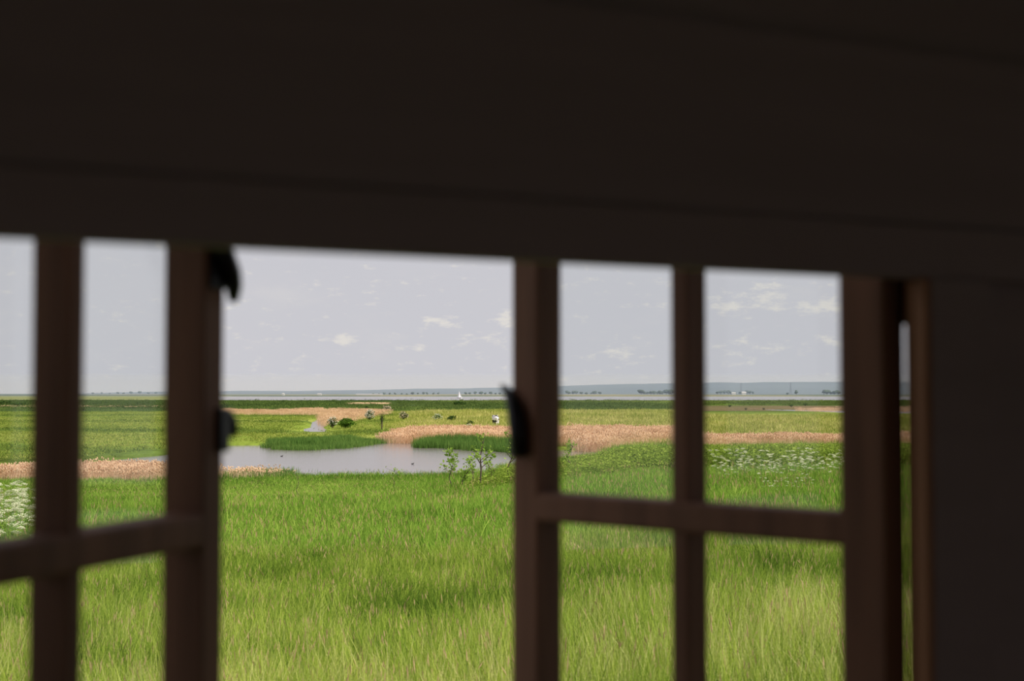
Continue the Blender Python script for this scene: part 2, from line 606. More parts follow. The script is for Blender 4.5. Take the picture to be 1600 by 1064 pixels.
struct('wall_back', boxes_me('wall_back', [(U0, DO0, VB - .03, VB, ZF, ZC), (DO1, U1, VB - .03, VB, ZF, ZC), (DO0, DO1, VB - .03, VB, .55, ZC)], pale_wall), 'pale timber wall with an unseen doorway added to let light in', 'wall')
struct('wall_left', boxes_me('wall_left', [(U0 - .03, U0, VB, 0, ZF, ZC)], pale_wall), 'pale timber side wall of the hut on the left', 'wall')
struct('wall_right', boxes_me('wall_right', [(U1, U1 + .03, VB, 0, ZF, ZC)], pale_wall), 'pale timber side wall of the hut on the right', 'wall')
struct('floor', boxes_me('floor', [(U0 - .03, U1 + .03, VB - .03, 0, ZF - .2, ZF)], floor_m), 'timber floor of the hut', 'floor')
struct('ceiling', boxes_me('ceiling', [(U0 - .06, U1 + .06, VB - .3, .50, ZC, ZC + .05)], pale_wall), 'pale board ceiling of the hut', 'ceiling')  # overhang widened past the window wall to keep sky light off the sashes

win = tag(empty('window_1', matrix=HUT), 'dark wooden window frame fixed around the opening', 'window', kind='structure')


def wpart(name, *b, m=wood, bevel=.002, parent=win):
    return link(name, box_me(name, *b, m, bevel), parent)


wpart('jamb', UR + .0125, UR + .088, -.024, .002, OZ0, OZ1)
wpart('jamb', UL - .088, UL - .0125, -.024, .002, OZ0, OZ1)
wpart('jamb_bead', UR - .012, UR - .004, -.050, -.0245, OZ0 + .02, ZL, m=lit_edge_wood)
wpart('casing', UR - .004, UR + .068, -.051, -.0245, OZ0 + .02, ZL, m=wood_wall)
wpart('sill', UL - .088, UR + .088, -.06, .03, OZ0 - .03, OZ0 + .02)
wpart('frame_head', UL - .0125, UR + .0125, -.024, .002, .245, OZ1)
wpart('head_board', U0 + .2, U1 - .2, -.044, -.0245, ZL, ZL + .049, m=wood_wall, bevel=.004)
wpart('pelmet_board', U0 + .2, U1 - .2, -.036, -.0245, ZL + .05, ZL + .21, m=wood_wall)


def sash(side, label):
    if side == 'L':
        M = HUT @ Matrix.Translation((UL, 0, 0)) @ Matrix.Rotation(AL, 4, 'Z')
        sg = 1
    else:
        M = HUT @ Matrix.Translation((UR, 0, 0)) @ Matrix.Rotation(-AR, 4, 'Z')
        sg = -1
    root = tag(empty('casement_sash', matrix=M), label, 'window sash', 'the two open casement sashes')
    def part(name, s0, s1, t0, t1, z0, z1, m=wood, bevel=.0025, parent=root):
        x0, x1 = sorted((sg * s0, sg * s1))
        return link(name, box_me(name, x0, x1, t0 - ST, t1 - ST, z0, z1, m, bevel), parent)
    part('stile', -.0078, SA, 0, ST, Z0, Z1)
    part('stile', SW - SA, SW, 0, ST, Z0, Z1)
    part('rail', SA, SW - SA, .001, ST - .001, Z1 - .037, Z1 - .001)
    part('rail', SA, SW - SA, .001, ST - .001, Z0 + .001, Z0 + .045)
    part('mullion', SM - SG / 2, SM + SG / 2, .004, ST - .002, Z0 + .044, Z1 - .036)
    part('glazing_bar', SA - .004, SW - SA + .004, 0, ST - .004, BARB, BARB + BARH, bevel=.005)
    for (a, b) in ((SA, SM - SG / 2), (SM + SG / 2, SW - SA)):
        for (c, d) in ((Z0 + .045, BARB), (BARB + BARH, Z1 - .037)):
            part('pane', a - .004, b + .004, .024, .027, c - .004, d + .004, m=glass, bevel=0)
    # butt hinge bridging sash and jamb
    for zc in (.097, -.37):
        V, Fc = [], []
        tube(V, Fc, [(-sg * .003, .002, zc - .034), (-sg * .003, .002, zc + .034)], [.005, .005], 10)
        x0, x1 = sorted((-sg * .014, sg * .012))
        me = boxes_me('hinge', [(x0, x1, -.004, .001, zc - .034, zc + .034)], iron)
        h = link('hinge', me, root)
        link('hinge_pin', mesh_from('hinge_pin', V, Fc, iron, smooth=False), h)
    return root, part, sg


def iron_part(name, root, V, Fc):
    return link(name, mesh_from(name, V, Fc, iron, smooth=True), root)


rootL, partL, sgL = sash('L', 'open wooden casement sash on the left side of the window with two catches')
rootR, partR, sgR = sash('R', 'open wooden casement sash on the right side of the window with one lever latch')

# catches on the left sash: a hooked keeper near the top and a plate with a tongue below it
ztop, zmid = .100, -.034
V, Fc = [], []
tube(V, Fc, [(SW - .026, -ST - .004, ztop + .045), (SW - .018, -ST - .010, ztop + .028), (SW - .004, -ST - .010, ztop + .012), (SW + .007, -ST - .006, ztop + .000), (SW + .014, -ST - .002, ztop - .012)], [.009, .010, .009, .008, .005], 8)
k = iron_part('hook_catch', rootL, V, Fc)
link('catch_plate', box_me('catch_plate', SW - .030, SW - .003, -ST - .004, -ST + .0005, ztop - .004, ztop + .060, iron, .002), k)
k = link('latch_plate', box_me('latch_plate', SW - .014, SW + .004, -ST - .006, -ST + .012, zmid - .022, zmid + .020, iron, .003), rootL)
V, Fc = [], []
tube(V, Fc, [(SW - .004, -ST, zmid + .014), (SW + .008, -ST - .001, zmid + .012), (SW + .017, -ST - .001, zmid + .004), (SW + .019, -ST - .001, zmid - .008)], [.006, .006, .005, .004], 8)
link('latch_tongue', mesh_from('latch_tongue', V, Fc, iron, smooth=True), k)

# lever latch on the right sash
zr = -.032
k = link('latch_plate', box_me('latch_plate', -SW - .0015, -SW + .018, -ST - .004, -ST + .004, zr - .040, zr + .006, iron, .002), rootR)
V, Fc = [], []
tube(V, Fc, [(-SW + .018, -ST - .006, zr - .038), (-SW + .017, -ST - .009, zr - .014), (-SW + .014, -ST - .009, zr + .006), (-SW + .007, -ST - .007, zr + .022), (-SW - .003, -ST - .004, zr + .033), (-SW - .014, -ST - .001, zr + .039)], [.008, .010, .010, .008, .0055, .003], 8)
link('lever', mesh_from('lever', V, Fc, iron, smooth=True), k)
V, Fc = [], []
tube(V, Fc, [(-SW + .004, -ST + .006, zr - .036), (-SW - .012, -ST + .024, zr - .040), (-SW - .022, -ST + .038, zr - .036)], [.005, .0045, .003], 8)
link('latch_hook', mesh_from('latch_hook', V, Fc, iron, smooth=True), k)

# ------------------------------------------------------------------ grass, reeds and leaves (uncountable)
def tuft(name, material, n, R, h0, h1, w, bend, seg=3, heads=0.0, head_len=.06, head_w=.008, lean=(0, 0), flat=0.0, headcol=1.0, seed=1):
    r = np.random.default_rng(seed)
    V, Fc, Cc = [], [], []
    for i in range(n):
        an, rad = r.uniform(0, 2 * math.pi), R * math.sqrt(r.uniform())
        bx, by = rad * math.cos(an), rad * math.sin(an)
        h = r.uniform(h0, h1)
        da = r.uniform(0, 2 * math.pi)
        b = bend * r.uniform(.2, 1.0) * h
        dx, dy = math.cos(da) * b + lean[0] * h, math.sin(da) * b + lean[1] * h
        fa = r.uniform(0, math.pi)
        wx, wy = math.cos(fa), math.sin(fa)
        ishead = r.uniform() < heads
        if ishead: h *= 1.22
        ww = w * r.uniform(.7, 1.2) * (.45 if ishead else 1)
        cr = r.uniform()
        b0 = len(V)
        for k in range(seg + 1):
            t = k / seg
            q = t * t
            z = h * (t - flat * q * .5)
            wk = ww * (1 - t ** 1.6) * .5
            if k < seg or ishead:
                if ishead: wk = max(wk, ww * .25)
                V += [(bx + dx * q - wx * wk, by + dy * q - wy * wk, z), (bx + dx * q + wx * wk, by + dy * q + wy * wk, z)]
                Cc += [(cr, t, 0), (cr, t, 0)]
            else:
                V.append((bx + dx, by + dy, z)); Cc.append((cr, t, 0))
        for k in range(seg):
            a = b0 + 2 * k
            if k < seg - 1 or ishead: Fc.append((a, a + 1, a + 3, a + 2))
            else: Fc.append((a, a + 1, a + 2))
        if ishead:
            top = Vector((bx + dx, by + dy, h * (1 - flat * .5)))
            tx, ty = dx * .12, dy * .12
            hl = head_len * r.uniform(.7, 1.3)
            b1 = len(V)
            for (f, wv) in ((-.35, .25), (.1, 1.0), (.6, .8)):
                for q in range(3):
                    aa = q * 2.094
                    V.append((top.x + tx * f + math.cos(aa) * head_w * .5 * wv, top.y + ty * f + math.sin(aa) * head_w * .5 * wv, top.z + hl * f))
                    Cc.append((cr, 1, headcol))
            V.append((top.x + tx, top.y + ty, top.z + hl)); Cc.append((cr, 1, headcol))
            for lv in range(2):
                for q in range(3):
                    q2 = (q + 1) % 3
                    Fc.append((b1 + lv * 3 + q, b1 + lv * 3 + q2, b1 + lv * 3 + 3 + q2, b1 + lv * 3 + 3 + q))
            for q in range(3): Fc.append((b1 + 6 + q, b1 + 6 + (q + 1) % 3, b1 + 9))
    return mesh_from(name, V, Fc, material, Cc)


def field_points(d0, d1, dens, spread=.46, margin=1.5):
    """random ground points between two distances, dens(d) clumps per square metre"""
    out = []
    edges = np.geomspace(d0, d1, 24)
    for a, b in zip(edges[:-1], edges[1:]):
        wdt = spread * (a + b) + 2 * margin
        n = rng.poisson(dens((a + b) / 2) * wdt * (b - a))
        y = rng.uniform(a, b, n)
        x = rng.uniform(-.5, .5, n) * wdt
        out.append(np.stack([x, y], 1))
    return np.concatenate(out)


def finish(p, zoff=-.02, tilt=.12, s0=.8, s1=1.25, nsrc=3, tint=None, sz=None):
    n = len(p)
    z = ground_z(p[:, 0], p[:, 1]) + zoff
    pts = np.column_stack([p, z])
    rot = np.column_stack([rng.normal(0, tilt, n), rng.normal(0, tilt, n), rng.uniform(0, 6.283, n)])
    s = rng.uniform(s0, s1, n)
    sc = np.column_stack([s, s, s * (sz if sz is not None else 1)])
    ti = np.full(n, .25) if tint is None else tint
    return pts, rot, sc, rng.integers(0, nsrc, n), ti


grass_m = leafy('meadow_grass', [S(40, 67, 24), S(94, 129, 44), S(148, 174, 63), S(186, 200, 88), S(216, 212, 142)], head=S(200, 172, 132), trans=.28, wgt=.75)
GR = [tuft('grass_clump', grass_m, 80, .30, .20, .56, .0058, (.34, .38, .75, .6)[i], 4, heads=(.02, .055, .0, .03)[i], head_w=.009, lean=(.10, -.03), flat=(.1, .1, .55, .3)[i], seed=20 + i) for i in range(4)]
p = field_points(9.0, 30.0, lambda d: 17 if d < 20 else 14)
rough = fbm(p[:, 0], p[:, 1] * .6, 5.0, 77)
ti = -.22 + .66 * fbm(p[:, 0], p[:, 1], 1.3, 91) + np.interp(p[:, 1], [9, 14, 19, 30], [.15, .10, -.05, -.03]) - .12 * np.exp(-(((p[:, 0] + .8) / 3.5) ** 2 + ((p[:, 1] - 20) / 2.6) ** 2))
pts, rot, scl, idx, ti = finish(p, tint=ti + rng.normal(0, .07, len(p)), nsrc=4, sz=(.6 + .7 * rough) * rng.uniform(.75, 1.2, len(p)), tilt=.14)
lush = (rng.uniform(0, 1, len(p)) < np.interp(p[:, 1], [9, 15, 18, 30], [.12, .2, .6, .7]))
idx = np.where(lush, np.where(rng.uniform(0, 1, len(p)) < .8, 2, 3), np.where(rng.uniform(0, 1, len(p)) < .5, 0, 1))
scatter('meadow_grass', pts, rot, scl, idx, ti, GR, grass_m, 'tall bright green meadow grass with brownish seed heads below the window', 'grass')

slope_m = leafy('slope_grass', [S(64, 98, 34), S(108, 148, 52), S(150, 182, 72), S(190, 206, 102)], head=S(190, 168, 120), trans=.3, wgt=.65)
SG_ = [tuft('slope_clump', slope_m, 80, .75, .22, .48, .017, .5, 3, heads=(0, .008, .014)[i], head_len=.09, head_w=.02, lean=(.1, 0), flat=.3, seed=40 + i) for i in range(3)]
p = field_points(29.0, 126.0, lambda d: np.interp(d, [29, 45, 80, 126], [4.6, 3.2, 2.2, 1.4]))
px_ = 800 + FPX * p[:, 0] / p[:, 1]
z_ = ground_z(p[:, 0], p[:, 1])
keep = (z_ > .03) & ((p[:, 1] < 84) | (px_ > 690)) & (water_sd(p[:, 0], p[:, 1]) < -.2)
p = p[keep]
px_ = px_[keep]
smooth_zone = np.clip((p[:, 1] - 50) / 10, 0, 1) * np.clip((700 - px_) / 80, 0, 1)
ti = -.06 + .5 * fbm(p[:, 0], p[:, 1], 3.0, 92) + .10 * smooth_zone - .3 * np.clip((p[:, 1] - 72) / 5, 0, 1) * (px_ < 720)
pts, rot, scl, idx, ti = finish(p, tint=ti, sz=(1 - .5 * smooth_zone) * (.8 + .5 * fbm(p[:, 0], p[:, 1], 4, 93)))
scatter('slope_grass', pts, rot, scl, idx, ti, SG_, slope_m, 'rough green grass on the slope running down to the pond', 'grass')

marsh_m = leafy('marsh_grass', [S(84, 104, 46), S(118, 138, 58), S(148, 160, 72), S(178, 176, 98), S(206, 196, 128)], trans=.3)
MG = [tuft('marsh_clump', marsh_m, 46, 1.5, .2, .55, .075, .5, 2, flat=.3, seed=60 + i) for i in range(3)]
p = field_points(96.0, 340.0, lambda d: np.interp(d, [96, 160, 340], [.55, .42, .2]))
px_ = 800 + FPX * p[:, 0] / p[:, 1]
keep = (ground_z(p[:, 0], p[:, 1]) > .12) & (water_sd(p[:, 0], p[:, 1]) < -1.6) & ~((px_ > 472) & (px_ < 509) & (p[:, 1] > 158) & (p[:, 1] < 180)) & ((px_ < 700) | (p[:, 1] > 122)) & ~((px_ > 1085) & (p[:, 1] > 268))
p = p[keep]
px_ = px_[keep]
right = np.clip((px_ - 600) / 60, 0, 1)
ti = -.04 + .50 * fbm(p[:, 0], p[:, 1] * .6, 14, 94) + right * (-.08 + .62 * fbm(p[:, 0], p[:, 1], 7, 95))
ti -= .42 * np.clip(np.sin(p[:, 1] * .11 + 3 * fbm(p[:, 0], p[:, 1] * .35, 26, 33)) - .3, 0, 1) * (1 - right)
pts, rot, scl, idx, ti = finish(p, tint=ti, sz=.45 + right * (.5 + .7 * fbm(p[:, 0], p[:, 1], 9, 96)))
scatter('marsh_grass', pts, rot, scl, idx, ti, MG, marsh_m, 'olive and green marsh grass on the flats beyond the pond', 'grass')

far_m = leafy('far_marsh_grass', [S(58, 76, 42), S(74, 94, 48), S(96, 114, 58), S(132, 138, 80)], trans=.25)
FG = [tuft('far_marsh_clump', far_m, 40, 3.6, .25, .6, .22, .5, 2, flat=.3, seed=70 + i) for i in range(3)]
p = field_points(335.0, 835.0, lambda d: np.interp(d, [335, 420, 835], [.012, .04, .018]))
px_ = 800 + FPX * p[:, 0] / p[:, 1]
keep = (ground_z(p[:, 0], p[:, 1]) > .1) & (water_sd(p[:, 0], p[:, 1]) < -3) & ~((px_ > 1060) & (p[:, 1] > 335) & (p[:, 1] < 500)) & ~((px_ > 545) & (px_ < 612) & (p[:, 1] > 540) & (p[:, 1] < 700))
p = p[keep]
px_ = px_[keep]
ti = -.08 + .62 * fbm(p[:, 0], p[:, 1] * .3, 40, 101) + .15 * np.clip((px_ - 600) / 100, 0, 1) * np.clip((p[:, 1] - 500) / 200, 0, 1)
pts, rot, scl, idx, ti = finish(p, tint=ti, sz=(.35 + .6 * fbm(p[:, 0], p[:, 1], 20, 102)) * np.interp(p[:, 1], [335, 430], [.4, 1]))
scatter('far_marsh_grass', pts, rot, scl, idx, ti, FG, far_m, 'dark green marsh grass in the far band before the estuary', 'grass')

# reeds
straw = [S(214, 174, 134), S(228, 192, 154), S(238, 206, 172), S(244, 218, 188)]
reed_tan_m = leafy('dry_reed', straw, trans=.3)
reed_green_m = leafy('green_reed', [S(64, 96, 46), S(84, 118, 54), S(106, 140, 66), S(140, 160, 84)], trans=.35)
RT = [tuft('dry_reed_clump', reed_tan_m, 60, .8, .75, 1.15, .026, .16, 2, heads=.45, head_len=.16, head_w=.07, headcol=0, seed=80 + i) for i in range(3)]
RG = [tuft('green_reed_clump', reed_green_m, 60, .8, .75, 1.2, .035, .22, 2, seed=90 + i) for i in range(3)]


def reed_bed(name, poly, dens, height, srcs, m, label, tint0=.1, dry=True):
    """poly: ground outline in metres (x, distance)"""
    P = np.array(poly)
    x0, y0 = P.min(0)
    x1, y1 = P.max(0)
    n = int((x1 - x0) * (y1 - y0) * dens)
    q = np.column_stack([rng.uniform(x0, x1, n), rng.uniform(y0, y1, n)])
    q = q[sdist(poly, q[:, 0], q[:, 1]) + (fbm(q[:, 0], q[:, 1], 3, 17) - .5) * 2 > 0]
    ti = tint0 + .4 * fbm(q[:, 0], q[:, 1], 5, 97)
    pts, rot, scl, idx, ti = finish(q, zoff=0, tilt=.05, tint=ti, sz=height * (.75 + .5 * fbm(q[:, 0], q[:, 1], 5, 98)))
    pts[:, 2] = np.maximum(pts[:, 2], -.1)
    return scatter(name, pts, rot, scl, idx, ti, srcs, m, label, 'reeds')


def strip(pts_px, z=0.1):
    return [gp(x, y, z) for (x, y) in pts_px]


reed_bed('dry_reeds', strip([(600, 690), (640, 692), (700, 693), (760, 693), (830, 696), (900, 702), (945, 706), (1000, 700), (1060, 692), (1060, 684), (900, 684), (760, 683), (650, 683), (606, 684)]), 2.6, .66, RT, reed_tan_m,
         'pale tan dry reed bed across the pond behind the green reeds')
reed_bed('green_reeds', strip([(655, 698), (700, 699), (745, 702), (815, 706), (815, 700), (745, 696), (700, 694), (660, 693)]), 3.6, .74, RG, reed_green_m, 'dark green reeds standing in the pond before the tan reed bed')
reed_bed('green_reeds', strip([(425, 700.5), (480, 701.5), (530, 698.5), (590, 692), (630, 687.5), (560, 689), (480, 693), (428, 694)]), 3.2, .52, RG, reed_green_m, 'green reed clump on the far bank at the middle of the pond')
reed_bed('dry_reeds', strip([(60, 752), (140, 757), (250, 757), (262, 750), (250, 743), (140, 745), (60, 744)]), 4.5, .42, RT, reed_tan_m, 'tan dry reeds on the near shore behind the left sash')
reed_bed('dry_reeds', strip([(-120, 758), (20, 756), (70, 752), (70, 744), (-120, 748)]), 4.5, .42, RT, reed_tan_m, 'tan dry reeds on the near shore behind the white flowers')
reed_bed('dry_reeds', strip([(335, 752), (380, 754), (440, 751), (440, 747), (335, 746)]), 1.0, .36, RT, reed_tan_m, 'sparse tan reeds on the near shore beside the left sash')
reed_bed('green_reeds', strip([(372, 753), (420, 753), (456, 749), (440, 746), (380, 747)]), 3.6, .36, RG, reed_green_m, 'short green reed patch on the near shore beside sparse tan reeds')
reed_bed('dry_reeds', strip([(330, 648), (420, 648.5), (500, 649.5), (503, 663), (512, 665), (530, 660), (560, 657), (580, 652), (614, 647), (585, 644.5), (520, 644.5), (330, 645)], .3), .42, .62, RT, reed_tan_m, 'distant rust tan reed bed around the narrow channel', tint0=-.05)
reed_bed('dry_reeds', strip([(1056, 697), (1120, 699), (1200, 697), (1330, 696), (1480, 696), (1480, 688), (1200, 689), (1056, 687)], .4), 2.2, .55, RT, reed_tan_m, 'tan reed strip seen through the right sash above the thicket')
reed_bed('dry_reeds', strip([(1245, 641), (1330, 641.5), (1480, 642), (1480, 639.6), (1330, 639.6), (1245, 640)], .3), .2, .6, RT, reed_tan_m, 'distant pale reeds beside the far pool', tint0=.2)

# ------------------------------------------------------------------ thicket on the right bank
def leaf_dome(name, material, n, R, H, size, seed):
    r = np.random.default_rng(seed)
    V, Fc, Cc = [], [], []
    for i in range(n):
        a, e, q = r.uniform(0, 6.283), math.asin(r.uniform(0, 1)), r.uniform(.55, 1.0)
        c = np.array([math.cos(a) * math.cos(e) * R * q, math.sin(a) * math.cos(e) * R * q, math.sin(e) * H * q + .05])
        u = r.normal(size=3); u /= np.linalg.norm(u)
        w = np.cross(u, r.normal(size=3)); w /= np.linalg.norm(w)
        l = size * r.uniform(.6, 1.3)
        b = len(V)
        V += [tuple(c), tuple(c + u * l * .5 + w * l * .3), tuple(c + u * l), tuple(c + u * l * .5 - w * l * .3)]
        Fc.append((b, b + 1, b + 2, b + 3))
        cr = r.uniform()
        Cc += [(cr, .5, 0)] * 4
    return mesh_from(name, V, Fc, material, Cc)


thicket_m = leafy('thicket_leaf', [S(84, 108, 40), S(122, 146, 56), S(154, 174, 72), S(184, 200, 100)], trans=.4)
TK = [leaf_dome('leaf_mound', thicket_m, 230, .9, 1.05, .13, 120 + i) for i in range(3)]
q = np.column_stack([rng.uniform(-6, 40, 5200), rng.uniform(58, 112, 5200)])
qx = 800 + FPX * q[:, 0] / q[:, 1]
near = np.interp(qx, [742, 830, 880, 960, 1100, 1450], [56, 58, 62, 66, 70, 70])
far_ = np.interp(qx, [742, 830, 880, 960, 1100, 1450], [63, 72, 78, 100, 112, 112])
ok = (qx > 742) & (qx < 1480) & (q[:, 1] > near) & (q[:, 1] < far_) & (water_sd(q[:, 0], q[:, 1]) < -.6)
q = q[ok]
qx = qx[ok]
hgt = np.interp(qx, [742, 770, 800, 850, 940, 980, 1500], [.4, .8, .9, .6, .6, .95, .95]) * np.interp(q[:, 1], [64, 75, 90, 112], [.75, .95, .8, .6])
pts, rot, scl, idx, ti = finish(q, tint=.05 + .45 * fbm(q[:, 0], q[:, 1], 4, 131), sz=hgt, tilt=.08)
scatter('thicket', pts, rot, scl, idx, ti, TK, thicket_m, 'dense bright green leafy thicket beyond the right sash', 'thicket')

# ------------------------------------------------------------------ saplings, bushes
bark = simple('brown_bark', S(92, 78, 62), .8, S(70, 58, 46), 12)
leaf_m = leafy('sapling_leaf', [S(116, 148, 54), S(146, 176, 74), S(176, 200, 100), S(200, 216, 130)], trans=.45)
dark_leaf = leafy('dark_leaf', [S(44, 66, 34), S(58, 84, 40), S(76, 104, 46), S(92, 118, 54)], trans=.25)
mid_leaf = leafy('bush_leaf', [S(70, 98, 36), S(88, 120, 44), S(108, 138, 52), S(130, 152, 64)], trans=.3)
blossom_m = leafy('white_blossom', [S(226, 220, 196), S(240, 236, 220), S(248, 246, 238)], trans=.2)
fade_m = leafy('fading_blossom', [S(196, 176, 146), S(214, 198, 170), S(226, 214, 190)], trans=.2)
LEAF_ATTR = .3


def leaves_mesh(name, centres, material, size, n, spread, r):
    V, Fc, Cc = [], [], []
    for (cx, cy, cz) in centres:
        for i in range(n):
            c = np.array([cx, cy, cz]) + r.normal(size=3) * spread
            u = r.normal(size=3); u[2] = abs(u[2]) * .6; u /= np.linalg.norm(u)
            w = np.cross(u, r.normal(size=3)); w /= np.linalg.norm(w)
            l = size * r.uniform(.6, 1.3)
            b = len(V)
            V += [tuple(c), tuple(c + u * l * .45 + w * l * .3), tuple(c + u * l), tuple(c + u * l * .45 - w * l * .3)]
            Fc.append((b, b + 1, b + 2, b + 3))
            Cc += [(.3 + r.uniform() * .9, .5, 0)] * 4
    return mesh_from(name, V, Fc, material, Cc)


def sapling(px, d, h, label, seed, leafn=7, size=.13, thin=1.0, material=None):
    r = np.random.default_rng(seed)
    X = (px - 800) / FPX * d
    z = float(ground_z(np.array([X]), np.array([d]))[0])
    root = tag(empty('sapling', (X, d, z - .03)), label, 'sapling', 'young saplings by the pond')
    V, Fc = [], []
    pts_ = [(0, 0, 0)]
    for k in range(1, 6):
        pts_.append((r.normal(0, .03) * k, r.normal(0, .03) * k, h * k / 5))
    rad = .034 * thin
    tube(V, Fc, pts_, [rad, rad * .9, rad * .8, rad * .6, rad * .45, rad * .2], 6)
    link('stem', mesh_from('stem', V, Fc, bark), root)
    cs = [pts_[-1], pts_[-2]]
    for k in range(7):
        t = r.uniform(.35, .95)
        i = int(t * 5)
        p0 = Vector(pts_[i]).lerp(Vector(pts_[min(i + 1, 5)]), t * 5 - i)
        a = r.uniform(0, 6.283)
        ln = h * .22 * (1.15 - t * .6)
        p1 = p0 + Vector((math.cos(a) * ln, math.sin(a) * ln, ln * .9))
        V, Fc = [], []
        tube(V, Fc, [tuple(p0), tuple(p0.lerp(p1, .5) + Vector((0, 0, -.03))), tuple(p1)], [rad * .4, rad * .3, rad * .12], 5)
        link('branch', mesh_from('branch', V, Fc, bark), root)
        cs += [tuple(p1), tuple(p0.lerp(p1, .6))]
    link('foliage', leaves_mesh('foliage', cs, material or leaf_m, size, leafn, .07, r), root)
    return root


sapling(706, 63, 1.75, 'slender leafy sapling leftmost of the row at the pond edge', 301, 12, .15, .8)
sapling(727, 62, 1.25, 'short bushy sapling second from the left at the pond edge', 302, 11)
sapling(741, 64, 1.35, 'short leafy sapling just left of the tallest sapling', 303, 9)
sapling(752, 61, 2.45, 'tallest dark-stemmed sapling with leafy crown at the pond edge', 304, 9, .15, 1.4)
sapling(766, 62, 1.5, 'leafy sapling between the tallest sapling and the latch', 305, 9)
sapling(794, 62, 2.3, 'sapling half hidden behind the right sash latch', 306, 7, .14, 1.1)
sapling(616, 66, 1.05, 'thin twiggy seedling standing alone before the pond', 307, 3, .10, .5)
sapling(467, 58, 1.1, 'bare pale twig of a plant standing in the smooth grass', 308, 1, .06, .45)
sapling(892, 70, 1.6, 'sapling in the thicket beside the mullion of the right sash', 309, 8)


def bush(name, px, py, wpx, hpx, label, leaf=None, blossom=None, bshare=.5, z=.3, group=None, cat='bush', seed=1, trunk=0.0, n=420):
    """a bush whose foot shows at a pixel on the marsh; size from its pixel size at that distance"""
    r = np.random.default_rng(seed)
    X, d = gp(px, py, z)
    z = float(ground_z(np.array([X]), np.array([d]))[0])
    k = d / FPX
    W, H = wpx * k, hpx * k
    root = tag(empty(name, (X, d, z - .02)), label, cat, group)
    V, Fc = [], []
    for a in range(5):
        an = a * 1.257 + r.uniform(0, .6)
        tx, ty = math.cos(an) * W * .3, math.sin(an) * W * .3
        if trunk: tx, ty = tx * .5, ty * .5
        tube(V, Fc, [(tx * .1, ty * .1, 0), (tx * .45, ty * .45, H * (.3 + trunk * .4)), (tx, ty, H * .75)], [.07, .05, .02], 5)
    link('stem', mesh_from('stem', V, Fc, bark), root)
    def blob(nn, lo, hi, zmin):
        C_ = []
        while len(C_) < nn:
            v = r.normal(size=3)
            v /= np.linalg.norm(v)
            q = r.uniform(lo, hi)
            bump = 1 + .22 * math.sin(3.1 * v[0] + seed) * math.cos(2.7 * v[2] * 2 + seed * 2)
            c0 = trunk + (1 - trunk) * .5
            c = (v[0] * W * .5 * q * bump, v[1] * W * .5 * q * bump, H * c0 + v[2] * H * (1 - trunk) * .5 * q * bump)
            if c[2] > H * zmin: C_.append(c)
        return C_
    if leaf: link('foliage', leaves_mesh('foliage', blob(n, .3, .98, .04 + trunk * .8), leaf, W * .14, 1, .02, r), root)
    if blossom: link('blossom', leaves_mesh('blossom', blob(int(n * bshare), .75, 1.1, .25), blossom, W * .11, 1, .02, r), root)
    return root


HB = 'hawthorn bushes on the marsh'
bush('hawthorn_bush', 520, 668, 15, 17, 'hawthorn with white blossom beside the channel and a round green bush', dark_leaf, blossom_m, .38, seed=1)
bush('round_bush', 542, 669, 26, 17, 'round green bush right of the blossoming hawthorn by the channel', mid_leaf, seed=2, n=700)
bush('hawthorn_bush', 578, 657, 15, 17, 'pale blossom-covered hawthorn at the end of the distant tan reeds', dark_leaf, blossom_m, .8, group=HB, seed=3)
bush('hawthorn_bush', 605, 644, 14, 10, 'most distant hawthorn with faded pinkish blossom on the dark marsh', dark_leaf, fade_m, 1.1, group=HB, seed=4)
bush('round_bush', 592, 646, 8, 8, 'small dark green bush beside the most distant hawthorn', dark_leaf, seed=5)
bush('round_bush', 573, 641, 8, 7, 'small dark bush above the distant tan reeds', dark_leaf, seed=15)
bush('hawthorn_bush', 631, 657, 14, 13, 'hawthorn with faded blossom between the slender tree and the grassy rise', dark_leaf, fade_m, .8, group=HB, seed=6)
bush('slender_tree', 597, 671, 9, 29, 'slender dark green young tree standing at the left end of the tan reeds', dark_leaf, seed=7, trunk=.22, cat='tree')
bush('hawthorn_bush', 684, 657, 13, 12, 'low hawthorn with white blossom left of a dark shrub on the rise', mid_leaf, blossom_m, .55, z=.6, group=HB, seed=8)
bush('dark_shrub', 706, 658, 15, 10, 'dark green shrub on the grassy rise behind the tan reeds', dark_leaf, z=.6, seed=9)
bush('dark_shrub', 735, 666, 12, 10, 'dark shrub above a white flowering bramble at the reed edge', dark_leaf, z=.4, seed=10)
bush('flowering_bramble', 733, 668, 9, 6, 'low white flowering bramble at the edge of the tan reeds', mid_leaf, blossom_m, .8, z=.4, seed=11)
bush('dark_shrub', 718, 633, 20, 5, 'wide low dark bush far out on the marsh under the sail', dark_leaf, z=.3, seed=12)
for i, (x_, y_, w_) in enumerate(((1236, 635.5, 8), (1222, 639, 5), (1193, 640, 5), (1165, 640.5, 6), (1140, 636, 7), (1258, 634, 9))):
    bush('marsh_bush', x_, y_, w_, 4, 'tiny dark bush on the far marsh beside the muddy pool', dark_leaf, z=.3, group='tiny bushes beside the far pool', seed=30 + i, n=120)
for i, (x_, y_, w_, h_) in enumerate(((8, 633, 24, 5), (30, 634, 22, 4), (-20, 633, 30, 5))):
    bush('hedge_bush', x_, y_, w_, h_, 'low dark hedge bush on the far marsh at the left edge', dark_leaf, z=.3, group='hedge bushes at the left edge', seed=40 + i, n=200)

# ------------------------------------------------------------------ cow parsley
stem_m = simple('green_stem', S(108, 138, 62), .7)
umbel_m = leafy('umbel_white', [S(226, 226, 188), S(234, 234, 202), S(242, 242, 214)], trans=.3)


